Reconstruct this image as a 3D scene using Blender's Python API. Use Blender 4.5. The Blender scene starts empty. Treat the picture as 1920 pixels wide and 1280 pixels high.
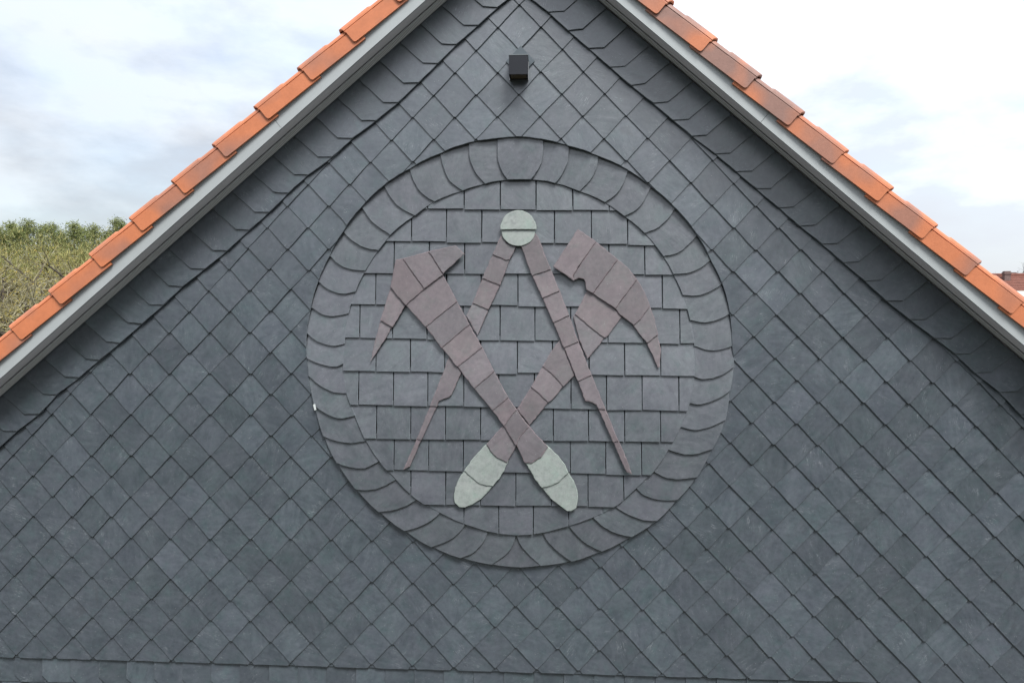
import bpy, math, random
from mathutils import Vector, Matrix
R = math.radians
sc = bpy.context.scene
# ------------------------------------------------------------------ camera
YAW, PIT, ROL = -0.0544, -0.0414, 0.0054
CAM = Vector((0.193, -4.18, -1.3148))
cy_, sy_, cp_, sp_, cr_, sr_ = math.cos(YAW), math.sin(YAW), math.cos(PIT), math.sin(PIT), math.cos(ROL), math.sin(ROL)
FW = Vector((sy_ * cp_, cy_ * cp_, sp_))
RT0 = Vector((cy_, -sy_, 0)); UP0 = RT0.cross(FW)
RT = RT0 * cr_ + UP0 * sr_
UP = UP0 * cr_ - RT0 * sr_
cd = bpy.data.cameras.new('camera'); cam = bpy.data.objects.new('camera', cd)
sc.collection.objects.link(cam); sc.camera = cam
cd.sensor_width = 36.0; cd.lens = 24.0; cd.clip_start = 0.05; cd.clip_end = 6000
m = Matrix((RT, UP, -FW)).transposed().to_4x4(); m.translation = CAM
cam.matrix_world = m
# ------------------------------------------------------------------ sky, sun, exposure
SUN_EL, SUN_AZ = 57.0, 28.0        # azimuth clockwise from -y (in front of the gable) towards +x
sdir = Vector((math.sin(R(SUN_AZ)) * math.cos(R(SUN_EL)), -math.cos(R(SUN_AZ)) * math.cos(R(SUN_EL)), math.sin(R(SUN_EL))))
w = bpy.data.worlds.new('World'); sc.world = w; w.use_nodes = True
nt = w.node_tree; N = nt.nodes; L = nt.links; N.clear()
def nn(t, **k):
    n = N.new(t)
    for a, b in k.items(): setattr(n, a, b)
    return n
sky = nn('ShaderNodeTexSky', sky_type='NISHITA'); sky.sun_disc = False
sky.sun_elevation = R(SUN_EL); sky.sun_rotation = math.atan2(sdir.x, sdir.y); sky.dust_density = 2.5; sky.air_density = 1.2
tc = nn('ShaderNodeTexCoord'); mp = nn('ShaderNodeMapping'); mp.inputs['Scale'].default_value = (1.0, 1.0, 2.2)
L.new(tc.outputs['Generated'], mp.inputs['Vector'])
n1 = nn('ShaderNodeTexNoise'); n1.inputs['Scale'].default_value = 2.3; n1.inputs['Detail'].default_value = 7; n1.inputs['Roughness'].default_value = .55; n1.inputs['Distortion'].default_value = .0
n2 = nn('ShaderNodeTexNoise'); n2.inputs['Scale'].default_value = 6.0; n2.inputs['Detail'].default_value = 8; n2.inputs['Roughness'].default_value = .56
mp2 = nn('ShaderNodeMapping'); mp2.inputs['Scale'].default_value = (1.0, 1.0, 2.3); mp2.inputs['Location'].default_value = (5.3, 2.2, 1.4)
L.new(tc.outputs['Generated'], mp2.inputs['Vector'])
L.new(mp.outputs[0], n1.inputs['Vector']); L.new(mp2.outputs[0], n2.inputs['Vector'])
cov = nn('ShaderNodeValToRGB'); cov.color_ramp.elements[0].position = .38; cov.color_ramp.elements[0].color = (.72, .72, .72, 1); cov.color_ramp.elements[1].position = .62; cov.color_ramp.elements[1].color = (1, 1, 1, 1)
L.new(n1.outputs['Fac'], cov.inputs[0])
shade = nn('ShaderNodeValToRGB'); e = shade.color_ramp.elements
e[0].position = .38; e[0].color = (6.3, 6.6, 7.2, 1); e[1].position = .62; e[1].color = (9.0, 9.35, 9.8, 1)
# heavier grey banks low on the sky, a thin pale veil higher up
sep0 = nn('ShaderNodeSeparateXYZ'); L.new(tc.outputs['Generated'], sep0.inputs[0])
lift = nn('ShaderNodeMapRange'); lift.inputs['From Min'].default_value = .06; lift.inputs['From Max'].default_value = .34; lift.inputs['To Min'].default_value = -.13; lift.inputs['To Max'].default_value = .12
L.new(sep0.outputs['Z'], lift.inputs['Value'])
addn = nn('ShaderNodeMath', operation='ADD'); L.new(n2.outputs['Fac'], addn.inputs[0]); L.new(lift.outputs[0], addn.inputs[1])
L.new(addn.outputs[0], shade.inputs[0])
# clouds are brighter towards the veiled sun
dot = nn('ShaderNodeVectorMath', operation='DOT_PRODUCT'); dot.inputs[1].default_value = Vector((.42, -.30, .86)).normalized()
L.new(tc.outputs['Generated'], dot.inputs[0])
mr = nn('ShaderNodeMapRange'); mr.inputs['From Min'].default_value = -.50; mr.inputs['From Max'].default_value = .3; mr.inputs['To Min'].default_value = .72; mr.inputs['To Max'].default_value = 1.45
L.new(dot.outputs['Value'], mr.inputs['Value'])
# an overcast sky is brightest overhead
sep = nn('ShaderNodeSeparateXYZ'); L.new(tc.outputs['Generated'], sep.inputs[0])
zen = nn('ShaderNodeMapRange'); zen.inputs['From Min'].default_value = .28; zen.inputs['From Max'].default_value = 1.; zen.inputs['To Min'].default_value = 1.; zen.inputs['To Max'].default_value = 1.0
L.new(sep.outputs['Z'], zen.inputs['Value'])
mz = nn('ShaderNodeMath', operation='MULTIPLY'); L.new(mr.outputs[0], mz.inputs[0]); L.new(zen.outputs[0], mz.inputs[1])
mul = nn('ShaderNodeVectorMath', operation='SCALE'); L.new(shade.outputs[0], mul.inputs[0]); L.new(mz.outputs[0], mul.inputs['Scale'])
sks = nn('ShaderNodeVectorMath', operation='SCALE'); sks.inputs['Scale'].default_value = 3.4; L.new(sky.outputs[0], sks.inputs[0])
mix = nn('ShaderNodeMixRGB'); L.new(cov.outputs[0], mix.inputs[0]); L.new(sks.outputs[0], mix.inputs[1]); L.new(mul.outputs[0], mix.inputs[2])
bg = nn('ShaderNodeBackground'); bg.inputs['Strength'].default_value = .105
L.new(mix.outputs[0], bg.inputs[0]); out = nn('ShaderNodeOutputWorld'); L.new(bg.outputs[0], out.inputs[0])
sd = bpy.data.lights.new('sun', 'SUN'); sd.energy = 4.9; sd.angle = R(20); sd.color = (1, .985, .955)
sun = bpy.data.objects.new('sun', sd); sc.collection.objects.link(sun)
sun.rotation_euler = (-sdir).to_track_quat('-Z', 'Y').to_euler()
sc.view_settings.view_transform = 'Standard'; sc.view_settings.look = 'None'
sc.view_settings.gamma = 1; sc.view_settings.use_curve_mapping = False; sc.view_settings.exposure = 0.0
# ------------------------------------------------------------------ helpers
rnd = random.Random(7)
COL = sc.collection
def ray(px, py): return FW + RT * ((px - 960) / 1280.0) + UP * ((640 - py) / 1280.0)
def W(px, py, p=0.012):
    """photo pixel -> (x, z) on the vertical plane p metres in front of the gable wall"""
    d = ray(px, py); t = (-p - CAM.y) / d.y; q = CAM + d * t
    return (q.x, q.z)
def far(px, py, dist):
    d = ray(px, py); h = math.hypot(d.x, d.y); return CAM + d * (dist / h)
def mesh(name, v, f, mat):
    me = bpy.data.meshes.new(name); me.from_pydata([tuple(a) for a in v], [], f); me.update()
    if mat: me.materials.append(mat)
    if mat and mat.name.startswith('slate_'):      # dressed edges are rougher and paler than the split face
        me.materials.append(M_EDGE.get(mat.name, mat))
        me.polygons.foreach_set('material_index', [1 if len(q) == 4 and max(q) - min(q) >= 5 else 0 for q in f])
    return me
def obj(name, me, parent=None, kind=None, label=None):
    o = bpy.data.objects.new(name, me); COL.objects.link(o)
    if parent: o.parent = parent
    if kind: o['kind'] = kind
    if label: o['label'] = label
    return o
def thing(name, label, cat, loc=(0, 0, 0), group=None):
    o = bpy.data.objects.new(name, None); COL.objects.link(o); o.location = loc
    o['label'] = label; o['category'] = cat
    if group: o['group'] = group
    return o
class MB:
    def __init__(s): s.v = []; s.f = []
    def add(s, v, f):
        b = len(s.v); s.v += [tuple(a) for a in v]; s.f += [tuple(i + b for i in q) for q in f]
    def box(s, a, b):
        x0, y0, z0 = a; x1, y1, z1 = b
        s.add([(x0,y0,z0),(x1,y0,z0),(x1,y1,z0),(x0,y1,z0),(x0,y0,z1),(x1,y0,z1),(x1,y1,z1),(x0,y1,z1)],
              [(0,3,2,1),(4,5,6,7),(0,1,5,4),(1,2,6,5),(2,3,7,6),(3,0,4,7)])
    def tube(s, pts, rad, n=4):
        ring = []
        for i, p in enumerate(pts):
            p = Vector(p); d = (Vector(pts[min(i+1, len(pts)-1)]) - Vector(pts[max(i-1, 0)]))
            if d.length < 1e-9: d = Vector((0,0,1))
            d.normalize(); a = d.cross(Vector((.3,.9,.31))); a.normalize(); b = d.cross(a)
            ring.append([p + (a*math.cos(2*math.pi*k/n) + b*math.sin(2*math.pi*k/n))*rad[i] for k in range(n)])
        v = [q for r_ in ring for q in r_]; f = []
        for i in range(len(pts)-1):
            for k in range(n): f.append((i*n+k, i*n+(k+1)%n, (i+1)*n+(k+1)%n, (i+1)*n+k))
        s.add(v, f)
    def me(s, name, mat): return mesh(name, s.v, s.f, mat)
# ------------------------------------------------------------------ materials
def mat(name, rough=.6, spec=.5, metal=0):
    m_ = bpy.data.materials.new(name); m_.use_nodes = True
    b = m_.node_tree.nodes['Principled BSDF']; b.inputs['Roughness'].default_value = rough
    b.inputs['Specular IOR Level'].default_value = spec; b.inputs['Metallic'].default_value = metal
    return m_, m_.node_tree, b
def node(t, ty, ins=None, **k):
    n = t.nodes.new(ty)
    for a, b in k.items(): setattr(n, a, b)
    for a, b in (ins or {}).items():
        if isinstance(b, bpy.types.NodeSocket): t.links.new(b, n.inputs[a])
        else: n.inputs[a].default_value = b
    return n
def ramp(t, fac, stops):
    n = node(t, 'ShaderNodeValToRGB', {0: fac}); e = n.color_ramp.elements
    while len(e) < len(stops): e.new(.5)
    for i, (p, c) in enumerate(stops): e[i].position = p; e[i].color = (*c, 1) if len(c) == 3 else c
    return n.outputs[0]
def mixc(t, f, a, b, mode='MIX'):
    n = node(t, 'ShaderNodeMixRGB', {0: f, 1: a, 2: b}, blend_type=mode); return n.outputs[0]
def slate_mat(name, dark, light, tint_a, tint_b, rough=.5, scratch=.6, var=.16, spec=.9):
    m_, t, b = mat(name, rough, spec); b.inputs['IOR'].default_value = 1.60
    geo = node(t, 'ShaderNodeNewGeometry'); oi = node(t, 'ShaderNodeObjectInfo')
    off = node(t, 'ShaderNodeVectorMath', {0: oi.outputs['Random'], 1: (37., 19., 53.)}, operation='MULTIPLY')
    pos = node(t, 'ShaderNodeVectorMath', {0: geo.outputs['Position'], 1: off.outputs[0]}, operation='ADD').outputs[0]
    ang = node(t, 'ShaderNodeMath', {0: oi.outputs['Random'], 1: 17.0}, operation='MULTIPLY').outputs[0]
    rot = node(t, 'ShaderNodeVectorRotate', {'Vector': pos, 'Angle': ang, 'Axis': (0, 1, 0)}, rotation_type='AXIS_ANGLE').outputs[0]
    st = node(t, 'ShaderNodeMapping', {'Vector': rot, 'Scale': (1., 1., 4.5)}).outputs[0]
    big = node(t, 'ShaderNodeTexNoise', {'Vector': pos, 'Scale': 7., 'Detail': 6., 'Roughness': .6}).outputs[0]
    strk = node(t, 'ShaderNodeTexNoise', {'Vector': st, 'Scale': 10., 'Detail': 6., 'Roughness': .6}).outputs[0]
    fine = node(t, 'ShaderNodeTexNoise', {'Vector': rot, 'Scale': 140., 'Detail': 4., 'Roughness': .7}).outputs[0]
    f1 = node(t, 'ShaderNodeMath', {0: big, 1: .55, 2: 0.}, operation='MULTIPLY_ADD').outputs[0]
    f2 = node(t, 'ShaderNodeMath', {0: strk, 1: .45, 2: f1}, operation='MULTIPLY_ADD').outputs[0]
    c = ramp(t, f2, [(.36, dark), (.64, light)])
    # each slate its own tone and tint
    wn = node(t, 'ShaderNodeTexWhiteNoise', {'Vector': off.outputs[0]}, noise_dimensions='3D')
    tint = mixc(t, wn.outputs['Value'], (*tint_a, 1), (*tint_b, 1))
    c = mixc(t, .8, c, tint, 'MULTIPLY')
    v = node(t, 'ShaderNodeMapRange', {'Value': oi.outputs['Random'], 'To Min': 1 - var, 'To Max': 1 + var}).outputs[0]
    c = node(t, 'ShaderNodeVectorMath', {0: c, 'Scale': v}, operation='SCALE').outputs[0]
    gr = node(t, 'ShaderNodeTexNoise', {'Vector': rot, 'Scale': 42., 'Detail': 7., 'Roughness': .72}).outputs[0]
    c = mixc(t, .7, c, ramp(t, gr, [(.32, (.70, .71, .72)), (.5, (1., 1., 1.)), (.70, (1.26, 1.25, 1.24))]), 'MULTIPLY')
    bl = node(t, 'ShaderNodeTexNoise', {'Vector': pos, 'Scale': 12., 'Detail': 4., 'Roughness': .6, 'Distortion': .6}).outputs[0]
    c = mixc(t, .8, c, ramp(t, bl, [(.30, (.90, 1.03, .98)), (.45, (1., 1., 1.)), (.62, (1.05, .99, 1.03)), (.72, (.80, .82, .84))]), 'MULTIPLY')
    # dark smudges, pale scratches and specks left by handling and weather
    sm = node(t, 'ShaderNodeTexNoise', {'Vector': rot, 'Scale': 9., 'Detail': 3., 'Distortion': .8}).outputs[0]
    c = mixc(t, ramp(t, sm, [(.64, (0, 0, 0)), (.74, (.45, .45, .45))]), c, (.055, .062, .072, 1))
    sv = node(t, 'ShaderNodeMapping', {'Vector': rot, 'Scale': (1., 1., 14.), 'Rotation': (0, .6, 0)}).outputs[0]
    sn = node(t, 'ShaderNodeTexNoise', {'Vector': sv, 'Scale': 26., 'Detail': 3., 'Distortion': 1.6}).outputs[0]
    gate = node(t, 'ShaderNodeTexNoise', {'Vector': pos, 'Scale': 11., 'Detail': 2.}).outputs[0]
    gs = ramp(t, gate, [(.56, (0, 0, 0)), (.66, (1, 1, 1))]); ss = ramp(t, sn, [(.60, (0, 0, 0)), (.67, (1, 1, 1))])
    sg = mixc(t, 1., gs, ss, 'MULTIPLY')
    sg = node(t, 'ShaderNodeMath', {0: sg, 1: scratch}, operation='MULTIPLY').outputs[0]
    c = mixc(t, sg, c, (.33, .36, .38, 1))
    vo = node(t, 'ShaderNodeTexVoronoi', {'Vector': pos, 'Scale': 34.}).outputs['Distance']
    c = mixc(t, ramp(t, vo, [(.045, (.55, .55, .55)), (.07, (0, 0, 0))]), c, (.38, .4, .4, 1))
    t.links.new(c, b.inputs['Base Color'])
    rr = node(t, 'ShaderNodeMapRange', {'Value': f2, 'To Min': rough - .08, 'To Max': rough + .14}).outputs[0]
    t.links.new(rr, b.inputs['Roughness'])
    amp = node(t, 'ShaderNodeMapRange', {'Value': wn.outputs['Value'], 'To Min': .1, 'To Max': .8}).outputs[0]
    h = node(t, 'ShaderNodeMath', {0: strk, 1: amp, 2: 0.}, operation='MULTIPLY_ADD').outputs[0]
    h = node(t, 'ShaderNodeMath', {0: fine, 1: .18, 2: h}, operation='MULTIPLY_ADD').outputs[0]
    h = node(t, 'ShaderNodeMath', {0: big, 1: 1.2, 2: h}, operation='MULTIPLY_ADD').outputs[0]
    bp = node(t, 'ShaderNodeBump', {'Height': h, 'Strength': .40, 'Distance': .0035})
    t.links.new(bp.outputs[0], b.inputs['Normal'])
    return m_
M_SLATE = slate_mat('slate_grey', (.0480, .0618, .0730), (.0785, .0955, .1085), (1.02, .99, 1.03), (.97, 1.0, 1.0), rough=.33)
M_DISK = slate_mat('slate_light_grey', (.068, .079, .0895), (.100, .112, .124), (1.03, .99, 1.03), (.97, 1.01, 1.0), rough=.35, scratch=.35, var=.08)
M_PURP = slate_mat('slate_purple', (.088, .077, .084), (.124, .110, .117), (1.10, .97, .97), (.95, 1.0, 1.03), rough=.55, scratch=.15, var=.15)
M_GREEN = slate_mat('slate_green', (.205, .235, .218), (.243, .273, .254), (1.0, 1.0, 1.0), (.98, 1.01, 1.0), rough=.6, scratch=.1, var=.04)
M_EDGE = {}
def plain(name, col, rough=.6, spec=.5, metal=0, nz=.06, scale=6., bump=0.):
    m_, t, b = mat(name, rough, spec, metal)
    geo = node(t, 'ShaderNodeNewGeometry')
    n = node(t, 'ShaderNodeTexNoise', {'Vector': geo.outputs['Position'], 'Scale': scale, 'Detail': 7., 'Roughness': .65}).outputs[0]
    lo = tuple(c * (1 - nz) for c in col); hi = tuple(min(1, c * (1 + nz)) for c in col)
    t.links.new(ramp(t, n, [(.3, lo), (.7, hi)]), b.inputs['Base Color'])
    if bump:
        t.links.new(node(t, 'ShaderNodeBump', {'Height': n, 'Strength': .6, 'Distance': bump}).outputs[0], b.inputs['Normal'])
    return m_
for a_, c_ in (('slate_grey', (.10, .115, .13)), ('slate_light_grey', (.11, .125, .14)), ('slate_purple', (.16, .13, .14)), ('slate_green', (.25, .29, .265))):
    M_EDGE[a_] = plain('edge_'+a_, c_, .75, .5, 0, .35, 60.)
M_BACK = plain('underlay', (.03, .032, .035), .9)
M_RENDER = plain('wall_render', (.62, .60, .55), .9, scale=20, bump=.003)
M_ZINC = plain('zinc_fascia', (.36, .385, .39), .42, .5, 0, .05, 3.)
M_SOFF = plain('zinc_soffit', (.72, .70, .73), .5, .5, 0, .05, 3.)
M_BLACK = plain('lamp_housing', (.016, .018, .024), .5, .25)
M_LAMPTOP = plain('lamp_cap', (.16, .18, .19), .4)
M_FLASH = plain('lead_flashing', (.075, .095, .11), .5)
M_ALU = plain('raw_aluminium', (.4, .4, .4), .3, .5, 1.)
M_CHIP = plain('slate_chip', (.5, .53, .52), .8)
mm, t, b = mat('amber_glass', .15); b.inputs['Base Color'].default_value = (.10, .07, .04, 1); M_GLASS = mm
# perforated strip
mm, t, b = mat('perforated_metal', .55)
tcn = node(t, 'ShaderNodeTexCoord')
mpn = node(t, 'ShaderNodeMapping', {'Vector': tcn.outputs['Object'], 'Scale': (1., 1., 0.)}).outputs[0]
vo = node(t, 'ShaderNodeTexVoronoi', {'Vector': mpn, 'Scale': 115., 'Randomness': .0}).outputs['Distance']
t.links.new(ramp(t, vo, [(.10, (.04, .04, .04)), (.52, (.70, .71, .72))]), b.inputs['Base Color']); M_PERF = mm
# clay tiles
def clay(name, lo, hi, amt):
    mm, t, b = mat(name, .55, .4)
    geo = node(t, 'ShaderNodeNewGeometry'); oi = node(t, 'ShaderNodeObjectInfo')
    off = node(t, 'ShaderNodeVectorMath', {0: oi.outputs['Random'], 1: (31., 17., 11.)}, operation='MULTIPLY').outputs[0]
    pos = node(t, 'ShaderNodeVectorMath', {0: geo.outputs['Position'], 1: off}, operation='ADD').outputs[0]
    n_a = node(t, 'ShaderNodeTexNoise', {'Vector': pos, 'Scale': 3.2, 'Detail': 2., 'Roughness': .4}).outputs[0]
    n_b = node(t, 'ShaderNodeTexNoise', {'Vector': pos, 'Scale': 60., 'Detail': 6., 'Roughness': .7}).outputs[0]
    n_c = node(t, 'ShaderNodeTexNoise', {'Vector': pos, 'Scale': 14., 'Detail': 4., 'Roughness': .6}).outputs[0]
    c = mixc(t, ramp(t, n_a, [(lo, (0, 0, 0)), (hi, (amt, amt, amt))]), (.53, .180, .082, 1), (.25, .145, .120, 1))
    c = mixc(t, .35, c, ramp(t, n_c, [(.3, (.75, .72, .70)), (.7, (1.1, 1.08, 1.06))]), 'MULTIPLY')
    c = mixc(t, .25, c, ramp(t, n_b, [(.3, (.72, .72, .72)), (.6, (1.1, 1.1, 1.1))]), 'MULTIPLY')
    t.links.new(c, b.inputs['Base Color'])
    t.links.new(node(t, 'ShaderNodeBump', {'Height': n_b, 'Strength': .4, 'Distance': .0015}).outputs[0], b.inputs['Normal'])
    return mm
M_TILE = clay('clay_tile', .50, .68, .7)
M_TILE_F = clay('clay_tile_flashed', .40, .56, .95)
# ------------------------------------------------------------------ polygon tools (2-D, wall plane)
def area(P): return sum(P[i][0]*P[(i+1)%len(P)][1] - P[(i+1)%len(P)][0]*P[i][1] for i in range(len(P)))/2
def ccw(P): return P if area(P) > 0 else P[::-1]
def clip_half(P, a, nrm):
    """keep the side where (q-a).nrm >= 0"""
    o = []
    for i in range(len(P)):
        p, q = P[i], P[(i+1) % len(P)]
        dp = (p[0]-a[0])*nrm[0] + (p[1]-a[1])*nrm[1]; dq = (q[0]-a[0])*nrm[0] + (q[1]-a[1])*nrm[1]
        if dp >= 0: o.append(p)
        if dp * dq < 0:
            s = dp/(dp-dq); o.append((p[0]+(q[0]-p[0])*s, p[1]+(q[1]-p[1])*s))
    return o
def clip_convex(P, Q):
    Q = ccw(Q)
    for i in range(len(Q)):
        a, b_ = Q[i], Q[(i+1) % len(Q)]
        P = clip_half(P, a, (-(b_[1]-a[1]), b_[0]-a[0]))
        if len(P) < 3: return []
    return P
def densify(P, step):
    o = []
    for i in range(len(P)):
        p, q = P[i], P[(i+1) % len(P)]; d = math.hypot(q[0]-p[0], q[1]-p[1]); k = max(1, round(d/step))
        for j in range(k): o.append((p[0]+(q[0]-p[0])*j/k, p[1]+(q[1]-p[1])*j/k))
    return o
def plate(P, pf, t_=.0055, bev=.0018, jit=.0008, step=.045, rg=rnd, origin=(0, 0, 0), rag=0.):
    """a slate: outline P in the wall plane, front face at depth pf(x, z) in front of the wall, dressed (bevelled) ragged edges"""
    P = ccw(P)
    Q = []
    for p in P:
        if not Q or math.hypot(p[0]-Q[-1][0], p[1]-Q[-1][1]) > .002: Q.append(p)
    if len(Q) > 2 and math.hypot(Q[0][0]-Q[-1][0], Q[0][1]-Q[-1][1]) <= .002: Q.pop()
    if len(Q) < 3 or area(Q) < 1.5e-4: return None
    P = densify(Q, step); n = len(P); ins = []
    P = [(p[0]+rg.gauss(0, jit), p[1]+rg.gauss(0, jit)) for p in P]
    for i in range(n):
        a, b_, c_ = P[i-1], P[i], P[(i+1) % n]
        e1 = (b_[0]-a[0], b_[1]-a[1]); e2 = (c_[0]-b_[0], c_[1]-b_[1])
        l1 = math.hypot(*e1) or 1; l2 = math.hypot(*e2) or 1
        nx = -(e1[1]/l1 + e2[1]/l2); nz = e1[0]/l1 + e2[0]/l2; l = math.hypot(nx, nz) or 1
        bb = bev * (1 + rg.random()*.8 + (rg.random()**3)*rag); k = bb*min(1.6, 2/max(l, .3))
        ins.append((b_[0]+nx/l*k, b_[1]+nz/l*k))
    ox, oy, oz = origin
    v = [(a[0]-ox, -pf(*a)-oy, a[1]-oz) for a in ins] + [(a[0]-ox, -(pf(*a)-bev*.9)-oy, a[1]-oz) for a in P] + [(a[0]-ox, -(pf(*a)-t_)-oy, a[1]-oz) for a in P]
    f = [tuple(range(n))]
    for i in range(n):
        j = (i+1) % n
        f.append((i, n+i, n+j, j)); f.append((n+i, 2*n+i, 2*n+j, n+j))
    f.append(tuple(range(3*n-1, 2*n-1, -1)))
    return v, f
# ------------------------------------------------------------------ the house
house = thing('house', 'slate clad gable of the house, with grey verge boards and orange clay tiles', 'house')
TH = R(40.2); CT, ST = math.cos(TH), math.sin(TH); N0 = .715
GW = 4.6                       # half width of the gable
zr = lambda x: (N0 - abs(x)*ST)/CT
BW = -.052                     # front of the backing boards
mb = MB()
def prism(mb, poly, y0, y1):
    n = len(poly); v = [(a, y0, b_) for a, b_ in poly] + [(a, y1, b_) for a, b_ in poly]
    mb.add(v, [tuple(range(n)), tuple(range(2*n-1, n-1, -1))] + [(i, i+n, (i+1) % n+n, (i+1) % n) for i in range(n)])
prism(mb, [(-GW, -4.6), (GW, -4.6), (GW, zr(GW)), (0, zr(0)), (-GW, zr(GW))], -BW, .3)
wall = obj('gable_wall', mb.me('gable_wall', M_BACK), house)
mb = MB(); mb.box((-GW, .02, -8.6), (GW, 9.6, -4.604)); mb.box((-GW, .305, -4.60), (GW, 9.6, zr(GW)-.02))
obj('house_wall', mb.me('house_wall', M_RENDER), house, label='pale rendered walls below and behind the slate cladding')

def slate(name, P, pf, m_, parent=None, **k):
    r_ = plate(P, pf, **k)
    if not r_: return None
    return obj(name, mesh(name, r_[0], r_[1], m_), parent or wall)
# --- medallion boundary, traced as dividers (outer end ... inner end) in the photo
DL = [[(933,262),(933,296),(940,320),(951.4,337.6)],[(880,270),(881,298.5),(893,326),(909.7,345)],[(826,290),(831.6,315),(844,340.7),(867.5,358)],
[(769,318.6),(777,343),(791.5,364),(815,378.7)],[(721,350),(733.5,372),(749,389),(778,404.6)],[(679.7,390),(694.5,412.4),(711,427),(732.4,441)],
[(645,435.7),(660.7,451.5),(684,465),(710,470)],[(620,480),(635.4,495.8),(656.5,505),(685,508.4)],[(598.4,528.4),(616,542.6),(642,551.4),(667,547)],
[(585,576.5),(605,589.7),(627,593),(654,588)],[(576.5,624.7),(596,640),(624.7,648.7),(647,644.3)],[(576,671.7),(598.4,681.5),(627,687.4),(645.5,681.5)],
[(578.7,704.5),(598.4,721),(627,735),(651.4,736.9)],[(589.7,760),(607,772),(636,784),(668,778.5)],[(606.3,817),(628,825.7),(659.6,829.8),(688.6,825.7)],
[(631.7,868),(657,875),(686,876),(713.6,863)],[(666.8,917),(691,918),(717.7,911.6),(744.8,897)],[(710.4,959.6),(739.5,955),(763.7,946),(784,934)],
[(758.9,995),(783,988),(807,976),(826.7,959)],[(808.5,1025.4),(836,1014.6),(858,1000),(874.6,979.4)],[(864,1045.5),(887,1035),(906.6,1014.6),(916,992.8)],
[(922.3,1057.6),(947.7,1038.8),(962,1019),(967,1000)]]
DR = [[(1019,264),(1017,300),(1008,320),(996,337.5)],[(1067,276),(1064,304.7),(1054,327.7),(1041,344)],[(1121.6,294.8),(1117.7,317.8),(1105.6,339.7),(1086,359.4)],
[(1177.4,321),(1167,348.4),(1153.8,366),(1134,380)],[(1219.4,351.7),(1206,379),(1191,395.5),(1170,405.8)],[(1265.3,392),(1250,413),(1230,429.4),(1208.5,437.7)],
[(1306,442.5),(1289.4,460),(1269.7,475),(1243.5,481)],[(1331,488.5),(1311,503.8),(1287,512.5),(1262,514.3)],[(1352.8,532.8),(1331,547),(1304.7,554.7),(1279.6,553.6)],
[(1367,588.6),(1346,599.5),(1320,604.6),(1293.8,600.6)],[(1371.4,648.8),(1352.8,654.9),(1328.8,657),(1300.8,648.3)],[(1376.5,687),(1350.7,703.5),(1320,710.7),(1300.3,705.6)],
[(1369,732),(1346,747),(1313.5,757.7),(1291,754.9)],[(1360,787),(1333,799),(1301.8,805.6),(1274,799)],[(1335.7,841.5),(1309,849.4),(1282.5,851),(1251,842)],
[(1306.7,894),(1280,897),(1251,895.5),(1223,882.6)],[(1270,937),(1238.9,937),(1207,927.4),(1191,911.7)],[(1231.6,976),(1205,973.5),(1176,962.6),(1151,947.5)],
[(1184,1006),(1159,1000),(1132,986.8),(1110.5,967.4)],[(1128.6,1033.5),(1100.8,1019.5),(1079,1000),(1065,982)],[(1071.7,1052),(1050,1036.4),(1028,1014.6),(1016.5,995)],
[(1013.6,1060),(994,1041),(977,1022),(968,1000)]]
ZC, RC = -1.572, 1.315
sm = lambda z: math.tanh(3*(z-ZC)/RC)
def cwp(px, py, k=0.):
    # outer parts of the disk stand at depth given by the lean of the disk
    x, z = W(px, py, .012); b_ = .011 - .025*sm(z); return W(px, py, b_ + k)
DLw = [[cwp(*p) for p in d] for d in DL]; DRw = [[cwp(*p) for p in d] for d in DR]
def smooth(pts, k=4):
    o = []
    for i in range(len(pts)-1):
        p0 = pts[max(i-1, 0)]; p1 = pts[i]; p2 = pts[i+1]; p3 = pts[min(i+2, len(pts)-1)]
        for j in range(k):
            u = j/k; o.append(tuple(.5*((2*p1[c]) + (-p0[c]+p2[c])*u + (2*p0[c]-5*p1[c]+4*p2[c]-p3[c])*u*u + (-p0[c]+3*p1[c]-3*p2[c]+p3[c])*u**3) for c in (0, 1)))
    return o + [pts[-1]]
outer = [d[0] for d in DLw] + [cwp(967, 1063)] + [d[0] for d in DRw[::-1]] + [cwp(975, 258.5)]
inner = [d[-1] for d in DLw] + [d[-1] for d in DRw[:-1][::-1]] + [cwp(975, 337)]
def polar(P):
    return sorted((math.atan2(z-ZC, x), math.hypot(x, z-ZC)) for x, z in P)
PO, PI_ = polar(outer), polar(inner)
def rad(T, a):
    n = len(T)
    a = (a+math.pi) % (2*math.pi) - math.pi
    for i in range(n):
        a0, r0 = T[i-1]; a1, r1 = T[i]
        if i == 0: a0 -= 2*math.pi
        if a0 <= a <= a1 or (i == 0 and a - 2*math.pi >= a0 and a > T[-1][0]):
            aa = a if a <= a1 else a - 2*math.pi
            u = (aa-a0)/max(1e-9, a1-a0); r_ = r0*(1-u)+r1*u
            return r_ * (1 + .12*(a1-a0)**2*u*(1-u)*4*.5)
    return T[-1][1]
def atr(T, a, k=0.):
    r_ = rad(T, a)+k; return (r_*math.cos(a), ZC + r_*math.sin(a))
hid = lambda z, s: .03 if (z-ZC)*s > .42*RC else 0.      # lap hidden beneath the neighbour above
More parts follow.
